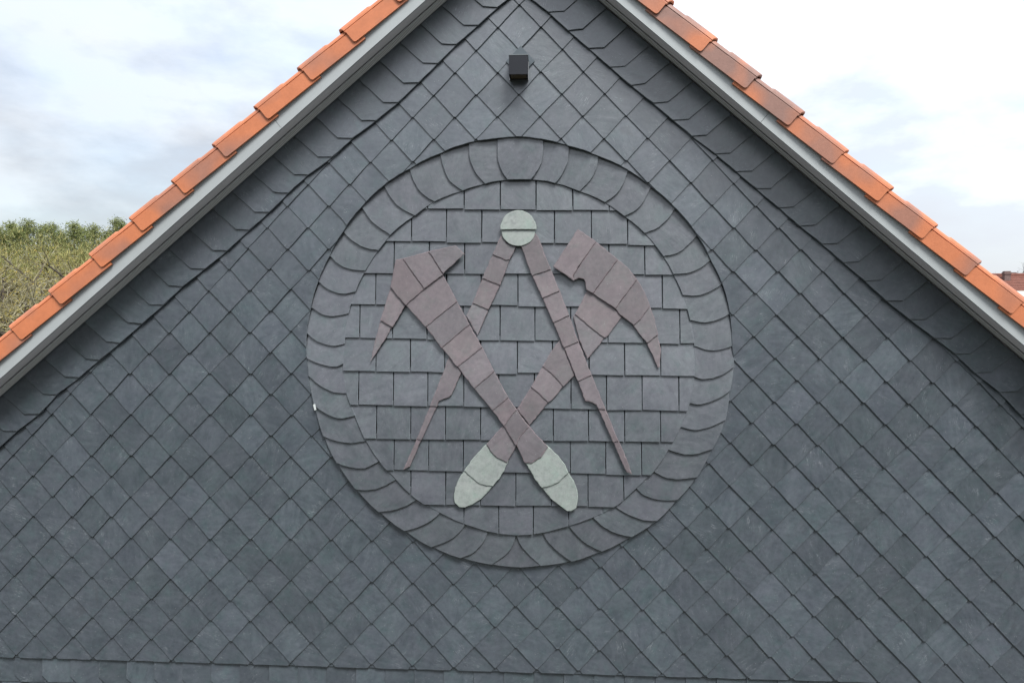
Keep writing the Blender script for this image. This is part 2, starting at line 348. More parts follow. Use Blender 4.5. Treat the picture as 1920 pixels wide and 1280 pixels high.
# --- diamond field
RES = [tuple(int(v) for v in s.split(',')) for s in "0,-4,0,4;0,-2,2,3;0,0,3,-2;0,2,2,2;-1,-3,1,9;-1,-1,2,-2;-1,1,0,-2;1,-3,-6,2;1,-1,4,0;1,1,-4,0;-2,-2,-2,3;-2,0,2,0;-2,2,0,-2;-3,-1,2,2;-3,1,3,-5;-4,0,3,0;-4,2,6,0;-5,1,2,1;-5,3,5,-3;-6,2,4,-3;-7,3,2,-7;-8,4,6,-5;-9,5,2,-8;2,-2,-1,5;2,0,-1,0;2,2,-5,0;3,-1,-4,-1;3,1,-5,-3;4,0,-8,0;4,2,-5,-5;5,1,-10,-5;5,3,-7,-7;6,2,-5,-4;6,4,-1,-7;7,3,-10,-6;8,4,-13,-8;7,5,7,6;9,5,-10,-7;10,4,-15,-13;11,5,-21,-21;14,8,-10,-15;11,7,-9,-15;12,8,-9,-15;13,9,-2,-5;14,10,-8,-2;15,9,-6,-3;16,10,-11,-1;11,9,-9,-5;12,10,-8,-5;15,11,-13,-4;12,12,-16,1;13,13,-14,-3;14,14,-13,1;15,15,-12,2;16,16,-7,9;17,17,-10,8;18,18,-8,1;14,12,-6,-5;15,13,-10,-4;16,14,-14,2;17,15,-17,4;18,16,-9,3;19,17,-9,2;20,18,-5,-2;21,19,-9,2;16,12,-7,-7;17,13,-7,-7;18,14,-8,-1;19,15,-8,2;20,16,-4,2;21,17,-8,1;22,18,-8,-6;18,12,-11,-9;19,13,-2,-18;20,14,0,-7;21,15,-4,1;21,13,8,-9;22,14,-1,-3;15,21,-13,6;16,22,-6,6;17,23,-6,3;18,24,-10,11;19,25,-9,7;20,26,-3,4;17,21,-13,3;18,22,-6,2;19,23,-16,1;20,24,-7,4;21,25,-2,-1;22,26,-5,3;19,21,-8,0;20,22,-9,-3;21,23,-7,-4;22,24,-4,-2;23,25,-3,-9;22,22,-6,-4;23,23,-4,-3;-25,19,13,-14;-24,20,15,-5;-23,21,3,-3;-22,22,-5,-7;-21,23,2,-3;-20,24,4,-2;-19,25,-4,-3;-18,26,-2,-3;-23,19,14,-9;-22,20,22,-2;-21,21,13,0;-20,22,9,0;-19,23,11,-6;-18,24,7,-1;-17,25,-2,0;-16,26,5,-4;-15,27,6,-2;-18,22,7,-8;-17,23,8,6;-16,24,3,3;-15,25,-1,1;-14,26,4,3;-13,27,0,1;-17,21,6,0;-16,22,7,1;-15,23,7,1;-14,24,-3,3;-13,25,3,7;-12,26,-2,8;-18,12,19,-8;-16,14,18,8;-14,14,16,4;-13,15,18,8;-15,15,21,10;-16,16,15,14;-14,16,20,6;-15,17,14,8;-13,17,12,12;-12,16,17,15;-11,15,21,12;-12,14,19,4;-11,13,16,15;-13,13,21,2;-14,12,19,-3;-16,12,18,-6;-18,16,21,3;-19,15,21,3;-21,15,19,6;-20,16,19,-1;-21,17,20,-5;-22,16,19,-5;-23,17,19,-4;-24,18,14,-10;-19,17,16,-1;-20,18,14,0;-17,17,18,4;-3,25,2,17;-2,24,-6,16;-4,22,9,15;-1,23,-1,16;-5,23,2,19;-6,24,-1,18;-6,22,9,13;-4,24,-5,18;-5,25,2,16;-4,26,4,11;-2,26,4,12;-1,25,0,16;0,24,0,17;1,23,-5,16;0,26,2,18;1,25,-3,19;2,24,-4,19;-7,21,1,16;-8,20,8,15;-9,19,10,14;-10,20,6,14;-9,21,9,15;-8,22,7,16;-7,23,5,17;-10,22,4,14;-9,23,7,15;-8,24,6,15;-7,25,0,11;-6,26,-2,16;-10,24,2,12;-9,25,1,13;-8,26,0,10;4,22,0,15;5,23,-9,18;6,24,4,21;8,26,-6,19;7,21,-4,15;8,22,0,16;9,23,-6,17;10,24,-7,8;11,25,-4,10;12,26,-10,12;8,20,-4,15;9,21,-6,12;10,22,-8,15;11,23,-9,10;12,24,-11,8;13,25,-9,9;14,26,-2,21;9,19,-6,11;10,20,-8,11;11,21,-6,15;12,22,-8,8;13,23,-6,9;14,24,-8,9;15,25,-6,10;11,19,-11,13;12,20,-9,10;13,21,-7,9;14,22,-5,10;15,23,-4,9;16,24,-2,5;6,22,6,17;8,24,-1,14;9,25,-2,16;10,26,-3,11;5,25,-1,21".split(';')]
def resid(a, b_):
    sw = sx = sz = 1e-6
    for (i, j, dx, dz) in RES:
        d2 = (i-a)**2 + (j-b_)**2
        if d2 > 60: continue
        w_ = math.exp(-d2/3.0) + .0004*math.exp(-d2/40.); sw += w_; sx += w_*dx; sz += w_*dz
    return sx/sw/1000, sz/sw/1000
def tip(a, b_):
    dx, dz = resid(a, b_); return (a*.13+dx, -b_*.1312+dz)
HX, HZ = .13, .1312
G, T = .053, .0058
ZB = -3.552                                               # foot line of the field
BN = .462                                                 # lower edge of the rake border (normal distance)
def outside_clip(P, kfun):
    """P minus the round medallion; returns the kept pieces"""
    Q = densify(P, .012); n = len(Q)
    def ins(q):
        a = math.atan2(q[1]-ZC, q[0]); return math.hypot(q[0], q[1]-ZC) < rad(PO, a) - kfun(q[1])
    fl = [ins(q) for q in Q]
    if not any(fl): return [P]
    if all(fl): return []
    def cross(p, q):
        for _ in range(14):
            m_ = ((p[0]+q[0])/2, (p[1]+q[1])/2)
            if ins(m_) == ins(p): p = m_
            else: q = m_
        return p
    out_ = []
    st = [i for i in range(n) if fl[i-1] and not fl[i]]
    for s in st:
        ch = [cross(Q[s-1], Q[s])]; i = s
        while not fl[i % n]: ch.append(Q[i % n]); i += 1
        ch.append(cross(Q[i % n], Q[(i-1) % n]))
        a0 = math.atan2(ch[-1][1]-ZC, ch[-1][0]); a1 = math.atan2(ch[0][1]-ZC, ch[0][0]); d = (a1-a0+math.pi) % (2*math.pi)-math.pi
        k = max(1, int(abs(d)*RC/.03))
        for j in range(1, k):
            a = a0+d*j/k; q = atr(PO, a, -kfun(ZC+RC*math.sin(a))); ch.append(q)
        # drop the dense points that lie on straight runs
        S = [ch[0]]
        for i in range(1, len(ch)-1):
            a, b_, c_ = S[-1], ch[i], ch[i+1]
            if abs((b_[0]-a[0])*(c_[1]-a[1])-(b_[1]-a[1])*(c_[0]-a[0])) > 2e-6: S.append(b_)
        S.append(ch[-1]); out_.append(S)
    return out_
variants = []
for k in range(18):
    vr = random.Random(100+k); e_ = .0012; th = vr.gauss(0, .009)
    f_ = vr.uniform(.004, .013); base = [(-f_/2, vr.gauss(0, .001)), (f_/2, vr.gauss(0, .001)), (HX-f_*.42, HZ), (HX-.004, HZ+.04), (0, 2*HZ+.035), (-HX+.004, HZ+.04), (-HX+f_*.42, HZ)]
    base = [(x*math.cos(th)-z*math.sin(th), x*math.sin(th)+z*math.cos(th)) for x, z in base]
    
    gx = vr.gauss(0, .010); gz = G+vr.gauss(0, .003); pr = vr.gauss(0, .0006)
    r_ = plate(base, lambda x, z: .0208+pr - gz*z + gx*x, T, .0018, .0007, .055, vr)
    variants.append(mesh('field_slate', r_[0], r_[1], M_SLATE))
cells = []
sN = lambda x: (ST, CT) if x > 0 else (-ST, CT)
for b_ in range(-7, 34):
    for a in range(-36, 37):
        if (a+b_) % 2: continue
        x, z = a*.13, -b_*.1312
        nrm = abs(x)*ST+z*CT
        if nrm > BN+.05 or z + 2*HZ < ZB - .02 or abs(x) > GW+.1: continue
        tx, tz = tip(a, b_)
        P = [(tx-.004, tz), (tx+.004, tz), (tx+HX-.0035, tz+HZ), (tx+HX-.004, tz+HZ+.04), (tx, tz+2*HZ+.035), (tx-HX+.004, tz+HZ+.04), (tx-HX+.0035, tz+HZ)]
        full = True; Q = P
        for sgn in (-1, 1):
            a0 = (0, (BN+.035)/CT); nr = (-sgn*ST, -CT)
            if any((q[0]-a0[0])*nr[0]+(q[1]-a0[1])*nr[1] < 0 for q in P[:3]+P[-1:]) or any((q[0]-a0[0])*nr[0]+(q[1]-a0[1])*nr[1] < 0 for q in P):
                full = False; Q = clip_half(Q, a0, nr)
        if len(Q) < 3: continue
        zb = ZB + tx*.0045
        if tz < zb-.004: full = False; Q = clip_half(Q, (0, zb), (0, 1))
        if len(Q) < 3: continue
        S = outside_clip(Q, lambda z: hid(z, -1))
        if len(S) != 1 or S[0] is not Q: full = False
        for pc in S:
            v0 = [q for q in pc]
            # pixel area estimate for ranking
            sc_ = 1/ max(.5, (Vector((tx, 0, tz+HZ))-CAM).dot(FW))
            pxv = (Vector((tx, 0, tz+HZ))-CAM); u = pxv.dot(RT)*sc_*1280; v_ = pxv.dot(UP)*sc_*1280
            vis = abs(u) < 1010 and abs(v_) < 700
            cells.append((area(ccw(pc))*sc_*sc_ if vis else area(ccw(pc))*sc_*sc_*.01, full, pc, tx, tz))
cells.sort(key=lambda c_: -c_[0])
rest = MB(); nf = 0
for i, (w_, full, pc, tx, tz) in enumerate(cells):
    gx = rnd.gauss(0, .010); gz = G + rnd.gauss(0, .003); pr = rnd.gauss(0, .0006)
    pf = lambda x, z: .0208 + pr - gz*(z-tz) + gx*(x-tx)
    if i < 300:
        if full:
            o = obj('field_slate', variants[rnd.randrange(18)], wall); o.location = (tx, 0, tz)
        else: slate('field_slate', pc, pf, M_SLATE, step=.06)
        nf += 1
    else:
        r_ = plate(pc, pf, step=.06)
        if r_: rest.add(*r_)
obj('field_slate', rest.me('field_slate', M_SLATE), wall, 'stuff')
# --- rake borders: chamfered slates that run down both verges over the field
LU = [-.228,-.075,.098,.256,.418,.59,.762,.941,1.109,1.293,1.458,1.625,1.793,1.984,2.166,2.346,2.516,2.7,2.887,3.063,3.238,3.424,3.596,3.784]
RU = [-.174,-.013,.15,.321,.485,.654,.808,.955,1.128,1.29,1.448,1.62,1.784,1.953,2.119,2.288,2.457,2.63,2.813,2.963,3.126,3.307]
LUn = [.476,.473,.473,.46,.45,.443,.448,.462,.458,.472,.47,.458,.457,.453,.459,.468,.461,.461,.461,.467,.468,.480,.462,.474]
RUn = [.478,.471,.470,.467,.464,.470,.468,.469,.479,.478,.477,.477,.475,.480,.477,.477,.470,.476,.485,.493,.484,.489]
for sgn, U0, Un in ((-1, LU, LUn), (1, RU, RUn)):
    U0 = [U0[0]-.162*k for k in (3, 2, 1)] + U0; Un = [.47]*3 + Un
    while U0[-1] < 5.2: U0.append(U0[-1]+.176); Un.append(.47)
    for i in range(1, len(U0)):
        u2, up, n2, npv = U0[i], U0[i-1], Un[i]-.004, Un[i-1]-.004
        ch = .066+rnd.gauss(0, .003); u1 = u2+ch; n1_ = n2+.060+rnd.gauss(0, .002); sl = .03+rnd.gauss(0, .003)
        uv = [(u1, n1_), (u2, n2), (up-.035, npv+(n2-npv)*-.2), (up+sl-.01, N0-.006), (u1+sl, N0-.006)]
        P = [(sgn*(u*CT+n_*ST), -u*ST+n_*CT) for u, n_ in uv]
        P = clip_half(P, (0, 0), (sgn, 0))
        if len(P) < 3: continue
        pr = rnd.gauss(0, .0007)
        def pf(x, z, u2=u2, pr=pr):
            u = abs(x)*CT - z*ST; n_ = abs(x)*ST + z*CT
            return .0375 + pr + .050*(u-u2-.03) - .012*(n_-.47)
        slate('border_slate', P, pf, M_SLATE, step=.05)
# --- medallion ring
def Br(x, z): return .011 - .025*sm(z)
def ring_piece(D0, D1, flip):
    """slate between divider D0 (above) and D1 (below, its free edge)"""
    c0, c1 = smooth(D0, 2), smooth(D1, 4)
    m0 = D0[1]; m0 = ((D0[1][0]+D0[2][0])/2, (D0[1][1]+D0[2][1])/2); m1 = ((D1[1][0]+D1[2][0])/2, (D1[1][1]+D1[2][1])/2)
    dx, dz = m1[0]-m0[0], m1[1]-m0[1]; l = math.hypot(dx, dz); dx /= l; dz /= l
    return c0, c1, m0, (dx, dz), l
def ring(Ds, side):
    for i in range(len(Ds)):
        if i == 0: continue
        D0, D1 = Ds[i-1], Ds[i]
        c0, c1, m0, d, l = ring_piece(D0, D1, side)
        a0, a1 = [math.atan2(D[0][1]-ZC, D[0][0]) for D in (D0, D1)]
        b0, b1 = [math.atan2(D[-1][1]-ZC, D[-1][0]) for D in (D0, D1)]
        def arc(T, s, e_, sg, n=3):
            dd = (e_-s+math.pi) % (2*math.pi)-math.pi; o = []
            for k in range(n+1):
                a = s+dd*k/n; zz = ZC+RC*math.sin(a); o.append(atr(T, a, sg*hid(zz, sg)))
            return o
        shift = [(x-d[0]*.03, z-d[1]*.03) for x, z in c0]
        inn = arc(PI_, b1, b0, -1); out_ = arc(PO, a0, a1, 1)
        P = shift[0:1] + out_ + c1[1:-1] + inn + shift[::-1][0:1] + shift[::-1][1:-1]
        pr = rnd.gauss(0, .0006)
        pf = lambda x, z: Br(x, z) + pr + .0125*(((x-m0[0])*d[0]+(z-m0[1])*d[1])/l)
        slate('ring_slate', P, pf, M_DISK, step=.06)
ring(DLw, -1); ring(DRw, 1)
# keystone (top) overlaps both neighbours; foot piece (bottom) lies beneath both
cl, cr2 = smooth(DLw[0], 4), smooth(DRw[0], 4)
top_o = [atr(PO, math.radians(a), .03) for a in (88.2, 90, 92)]
P = [(p[0], p[1]) for p in cl] + [(p[0], p[1]) for p in cr2[::-1]] + top_o
slate('ring_slate', P, lambda x, z: Br(x, z)+.0125, M_DISK, step=.06)
fa = [math.atan2(D[0][1]-ZC, D[0][0]) for D in (DLw[-1], DRw[-1])]
P = [(DLw[-1][0][0]-.02, DLw[-1][0][1]+.012)] + [atr(PO, fa[0]+(fa[1]-fa[0])*k/5) for k in range(6)] + [(DRw[-1][0][0]+.02, DRw[-1][0][1]+.012), (DLw[-1][-1][0]+.02, DLw[-1][-1][1]+.02), (DLw[-1][-1][0]-.02, DLw[-1][-1][1]+.02)]
slate('ring_slate', P, lambda x, z: Br(x, z)+.002, M_DISK, step=.06)
# --- square slates inside the medallion
def Bp(x, z): return .011 - .040*sm(z)
CR = [(391, 397, [870, 938, 1005, 1074]), (451, 461, [771.5, 837, 903, 971, 1039.6, 1109, 1176.7]), (512.5, 516, [738.8, 804.6, 871, 938, 1006, 1075, 1141.7, 1209]),
(570.5, 578, [704.3, 770, 837, 902, 971, 1036, 1104, 1174, 1242]), (633.3, 644.4, [674.5, 736, 800.7, 868, 937.4, 1003, 1070, 1140, 1207, 1274.7]),
(696, 705.6, [705, 769.5, 834, 901, 970, 1036, 1104.5, 1171, 1238.6]), (759, 769.8, [672.4, 737.5, 802, 869.6, 935, 1002, 1070.6, 1137, 1204, 1273]),
(821.3, 828.8, [706, 770, 835.4, 901, 968, 1037.3, 1103.5, 1171, 1238.4]), (879.5, 891, [738.8, 803.7, 868.3, 936, 1002, 1069.3, 1136, 1203]),
(943, 952, [770, 835.6, 901, 967, 1034, 1102.5, 1169.3]), (1010, 1018, [869.8, 935, 999.8, 1066.4, 1130])]
def panel_px(x, y):
    q = W(x, y, .012); return W(x, y, Bp(*q)+.006)
IPS = [[atr(PI_, -math.pi + 2*math.pi*j/72, k_) for j in range(72)] for k_ in (.004, .032)]
for i, (yl, yr, js) in enumerate(CR):
    pl, prr = (CR[i-1][0], CR[i-1][1]) if i else (335, 338)
    yb = lambda x: yl + (yr-yl)*(x-650)/650.; yt = lambda x: pl + (prr-pl)*(x-650)/650.
    xs = [js[0]-68] + js + [js[-1]+68]; xs = [xs[0]-68] + xs + [xs[-1]+68]
    for k in range(len(xs)-1):
        x0, x1 = xs[k]+.9, xs[k+1]-.9; jy = rnd.gauss(0, .7); jr = rnd.gauss(0, .5)
        P = [panel_px(x0, yb(x0)+jy), panel_px(x1, yb(x1)+jy+jr), panel_px(x1, yt(x1)-9), panel_px(x0, yt(x0)-9)]
        zlo = (P[0][1]+P[1][1])/2; hh = (P[3][1]-zlo)*(yb(x0)-yt(x0))/(yb(x0)-yt(x0)+9)
        cxm = (P[0][0]+P[1][0])/2; P = clip_convex(P, IPS[1 if (zlo+hh/2-ZC) > .40*RC else 0])
        if len(P) < 3: continue
        pr = rnd.gauss(0, .0005); gx = rnd.gauss(0, .005)
        pf = lambda x, z: Bp(x, z) + pr + .0125*(1-(z-zlo)/hh) + gx*(x-cxm)
        slate('panel_slate', P, pf, M_DISK, step=.09, jit=.0006)
# --- roofers' emblem: two crossed hammers and a pair of dividers, in purple and green slate
EP = lambda z: Bp(0, z) + .0125 + .001
def emb(name, pts, lower, lev, m_=None, rag=2.2, tuck=.018):
    """pts in photo pixels; 'lower' = unit direction (px) towards the free (proud) edge"""
    z0 = W(*pts[0])[1]; q0 = [W(x, y, EP(W(x, y)[1]) + .006 + lev*.0055) for x, y in pts]
    cx_ = sum(p[0] for p in q0)/len(q0); cz_ = sum(p[1] for p in q0)/len(q0)
    l = math.hypot(*lower); d = (lower[0]/l, -lower[1]/l)
    pr = [(p[0]-cx_)*d[0]+(p[1]-cz_)*d[1] for p in q0]; lo, hi = min(pr), max(pr)
    # tuck the upper end beneath the piece above
    P = [(p[0]-d[0]*tuck, p[1]-d[1]*tuck) if (v_-lo) < .22*(hi-lo) else p for p, v_ in zip(q0, pr)]
    pf = lambda x, z: EP(z) + .0050 + lev*.0055 + .0065*(((x-cx_)*d[0]+(z-cz_)*d[1]-lo)/(hi-lo))
    return slate(name, P, pf, m_ or M_PURP, t_=.0048, bev=.0016, jit=.0011, step=.018, rag=rag*1.6)
dH = (27, 42)
H = [[(830.8,514.4),(760.5,572.5),(798,612.8),(857.2,565)],[(857.2,565),(798,612.8),(828,652),(880.4,608)],[(880,608),(828,652),(857.6,687.6),(904.6,651)],
[(904.6,651),(857.6,687.6),(889,728.2),(926.7,696)],[(926.7,696),(889,728.2),(923,769.2),(953,744.8)],[(953,744.8),(923,769.2),(944.5,798.5),(968.3,767.5)],
[(968.3,767.5),(944.5,798.5),(967.8,834.4),(973,820.6),(992.2,799.6)],[(992.2,799.6),(973,820.6),(968.5,833),(983.9,867.5),(997,867.5),(1014.4,856.6),(1027.7,837),(1008,817)]]
for p in H: emb('hammer_slate', p, dH, 1.6)
emb('hammer_slate', [(985.6,867.7),(1002.8,864.5),(1016.9,854.4),(1027.8,838.2),(1045,852.8),(1059,870),(1065.3,884.8),(1048,902.8),(1031,910.6),(1016,913.75),(1004.4,899.7),(995,882.5)], dH, 1.3, M_GREEN)
emb('hammer_slate', [(1016,913.75),(1031,910.6),(1048,902.8),(1065.3,884.8),(1076.3,901),(1082.5,918.4),(1084,935.6),(1080,951),(1071.6,956.7),(1063.7,956.7),(1048,946.6),(1032.5,934)], dH, .9, M_GREEN)
dK = (-30, 42)
K = [[(1099.8,545.3),(1078,589.3),(1104,611),(1132.7,633.8),(1140,629),(1163,597),(1131,567)],[(1077,590.5),(1071.7,597.5),(1086,636),(1101.4,672.5),(1117,654),(1132.9,634.5)],
[(1049,638),(1033,660),(1017.2,686.5),(1037,702),(1056.4,724.5),(1077,703),(1064,672)],[(1016.7,687.5),(995.6,724.3),(1011,738),(1027.7,754.2),(1036,748.8),(1055.5,725.3)],
[(995.6,724.6),(969.8,766.7),(993.3,796.6),(1027.7,754.4)],[(946,793),(941.7,800.3),(912.2,832),(920,845),(932.5,858),(950.5,866.2),(968.3,835),(963,812)]]
for p in K: emb('hammer_slate', p, dK, .15)
emb('hammer_slate', [(912.2,833.3),(920,845.8),(932.5,858.3),(950.5,866),(945,882.5),(935.6,896.6),(923.9,910.6),(912,909.8),(898,906),(885.6,895),(870,881.7),(888.75,856)], dK, -.05, M_GREEN)
emb('hammer_slate', [(870,881.7),(885.6,895),(898,906),(912,909.8),(923.9,910.6),(913.75,923),(901,935.6),(885.6,945),(871.6,950.5),(860.6,949),(852.8,942),(851,929.4),(853.6,913.75),(859,899.7)], dK, -.2, M_GREEN)
# left hammer's head and spike
emb('hammer_slate', [(713.6,600.3),(736,613.8),(705.6,661.8),(694.7,679.3),(703,640)], (-25, 70), .1)
emb('hammer_slate', [(731.8,539),(759.7,573),(736.2,613.9),(713.4,600.3)], (-25, 70), .8)
emb('hammer_slate', [(741.7,487),(755,484.7),(795.6,541.7),(760.3,572.5),(732.2,538)], (-4, 60), 2.2, tuck=.002)
emb('hammer_slate', [(755,484.7),(804.2,471.4),(830.8,514.4),(795.6,541.4)], (-10, 60), 2.8, tuck=.002)
emb('hammer_slate', [(804.2,471.4),(853.4,460.5),(870.6,475.6),(830.8,513)], (-14, 50), 3.4, tuck=.002)
# right hammer's head
emb('hammer_slate', [(1218.6,573.8),(1227,596),(1233.4,627.4),(1213,643),(1200.6,628.75),(1188,610)], (20, 50), .7)
emb('hammer_slate', [(1233.4,627.4),(1238.9,653.75),(1236.6,688),(1233.4,688),(1224,667.8),(1213,643)], (20, 50), .2)
emb('hammer_slate', [(1194.4,523.4),(1208.4,546.9),(1218.6,573.6),(1201,597.7),(1188,609),(1176,600),(1163,589.7),(1153.75,578.5)], (25, 42), 1.2, tuck=.002)
emb('hammer_slate', [(1158.4,486),(1178.75,503),(1194.4,523.4),(1153.75,578),(1132,564),(1111.6,550)], (25, 42), 1.7, tuck=.002)
emb('hammer_slate', [(1117.5,453.4),(1158.4,486),(1111.6,550),(1099,543),(1097.5,536),(1098.3,529.7),(1094.4,523.4),(1085,521),(1075.6,525.8),(1076.5,514.6)], (25, 42), 2.2, tuck=.002)
emb('hammer_slate', [(1083.4,429.7),(1117.5,453.2),(1083.4,501.6),(1075,515.6),(1075.6,525.8),(1037.3,500)], (-25, 42), 2.7, tuck=.002)
# dividers
C_ = [[(981,462),(994,456),(1005.3,442),(1013,454.7),(1022,478),(1032.7,505),(997.5,516.8),(977,463.5)],[(997.5,516.8),(1032.7,505.4),(1049,545.4),(1017,559)],[(1017,559),(1049,545.6),(1067,591),(1037.3,604.8)],
[(1037.3,604.8),(1067,591),(1084.2,640.4),(1056.9,651.8)],[(1056.9,651.8),(1084.2,640.6),(1109.2,703.2),(1083.4,714.6)],[(1083.4,714.6),(1109.2,703.2),(1122,734),(1135,766.8),(1121.3,766.5),(1118.7,758),(1111,754.4),(1097.5,751.2),(1092.5,738)],
[(1121.3,766.5),(1135,766.9),(1159.4,826.5),(1149.4,828.5)],[(1149.4,828.5),(1159.4,826.8),(1175,860),(1184.5,888.9),(1175,885),(1169,873)]]
for i, p in enumerate(C_): emb('dividers_slate', p, (12, 42), 1.8 - .03*i)
L_ = [[(939.4,441.7),(950,456),(967.5,463.4),(955,487),(948.7,487.8),(923.7,477)],[(923.5,477.5),(948.7,488),(955.5,486.5),(937.8,534.6),(904.2,521.6)],[(904.2,521.6),(937.8,534.6),(915.9,580.7),(886.2,568.5)],
[(886.2,568.5),(915.9,580.7),(895.6,628.4),(890,620),(874.5,591.7)],[(840.8,671.5),(863,702),(847,739.5),(841.8,744),(822.5,751.7),(819.5,761.8),(806.3,761)],[(806.3,761),(819.5,761.9),(790,824.8),(782,821.8)],
[(782,821.8),(790,824.8),(768.7,873.5),(756.5,880.6)]]
for i, p in enumerate(L_): emb('dividers_slate', p, (-17, 42), (.6 if i < 4 else -.1))
def circ(cx, cy, r_, a0, a1, n): return [(cx+r_*math.cos(R(a0+(a1-a0)*k/n)), cy+r_*math.sin(R(a0+(a1-a0)*k/n))) for k in range(n+1)]
emb('dividers_slate', circ(972, 428, 33.6, 4, 176, 16), (0, 1), 2.0, M_GREEN, .5)
emb('dividers_slate', circ(972, 428, 33.6, 176, 364, 16), (0, 1), 2.7, M_GREEN, .5, tuck=0)
# --- courses below the field
jx = -5.2
for row, (zt, zb_) in enumerate(((ZB+.03, -3.712), (-3.712+.03, -3.90), (-3.90+.03, -4.09), (-4.09+.03, -4.28), (-4.28+.03, -4.47))):
    x = -4.6 - (.094 if row % 2 else 0) + .02
    while x < 4.6:
        x0, x1 = max(x, -GW), min(x+.1872, GW); dz = rnd.gauss(0, .0015); sl = (x0)*.0045
        if x1-x0 > .03:
            c_ = .045; P = [(x0+.001+c_, zb_+dz+sl), (x1+.02, zb_+dz+sl), (x1+.02, zt+sl), (x0+.001, zt+sl), (x0+.001, zb_+c_+dz+sl)]
            pr = rnd.gauss(0, .0005)
            pf = lambda x_, z_: -.006 + pr + .012*((zt-.03-z_)/.19) - .045*(x_-x0-.19)
            slate('course_slate', P, pf, M_SLATE, step=.07)
        x += .1872+rnd.gauss(0, .003) if x > -4.6 else .1872
# flashing triangle behind the lamp
slate('flashing', [(.0, .195), (.115, .31-.18), (.06, .12), (.0, .3), (-.12, .18)][:0] or [(.008, .285), (.095, .195), (.05, .15), (-.04, .15), (-.08, .195)], lambda x, z: .0225, M_FLASH, t_=.002, bev=.0004, jit=0, step=.2)
# paint fleck on the ring
slate('paint_fleck', [W(590, 757, .01), W(594, 756, .01), W(596, 767, .01), W(593, 768, .01)], lambda x, z: Br(x, z)+.0145, M_CHIP, t_=.004, bev=.0003, jit=0.0006, step=.2)
# ------------------------------------------------------------------ verge: soffit, vent strip, fascia, tiles
def rake_obj(name, side, boxes, m_, parent=house, label=None):
    """boxes in the verge's own frame: X along the slope (growing with world x), Y depth, Z normal to the slope"""
    mb = MB()
    for a, b_ in boxes: mb.box(a, b_)
    o = obj(name, mb.me(name, m_), parent, label=label)
    o.rotation_euler = (0, -TH if side < 0 else TH, 0)
    return o
XE = 5.35
TT = math.tan(TH)
def miter(o, side):
    """cut the board's upper end on the plumb line of the ridge"""
    me = o.data
    for v in me.vertices:
        lim = v.co.z*TT
        if side < 0 and v.co.x > -.5: v.co.x = lim-.0005
        if side > 0 and v.co.x < .5: v.co.x = -lim+.0005
def run(side, x0=0.):  # span along the slope from eaves to ridge
    return (-XE, -x0) if side < 0 else (x0, XE)
for side in (-1, 1):
    a, b_ = run(side)
    miter(rake_obj('soffit', side, [((a, -.194, N0+.006), (b_, -.096, N0+.018))], M_SOFF), side)
    miter(rake_obj('soffit_edge', side, [((a, -.1945, N0-.001), (b_, -.187, N0+.0055))], M_SOFF), side)
    vs = rake_obj('vent_strip', side, [((a, -.091, N0-.002), (b_, -.048, N0+.001))], M_PERF)
    for v in vs.data.vertices:
        if v.co.y > -.06: v.co.z -= .014 if side < 0 else .002
    miter(vs, side)
    jn = -1.2115 if side < 0 else 1.2015
    for (p, q) in ((a, jn-.0012), (jn+.0012, b_)):
        miter(rake_obj('verge_board', side, [((p, -.207, N0-.003), (q, -.195, .845)), ((p, -.2105, N0-.006), (q, -.2072, N0+.002))], M_ZINC), side)
    miter(rake_obj('roof_deck', side, [((a, -.184, N0+.020), (b_, 4.8, .825))], M_SOFF), side)
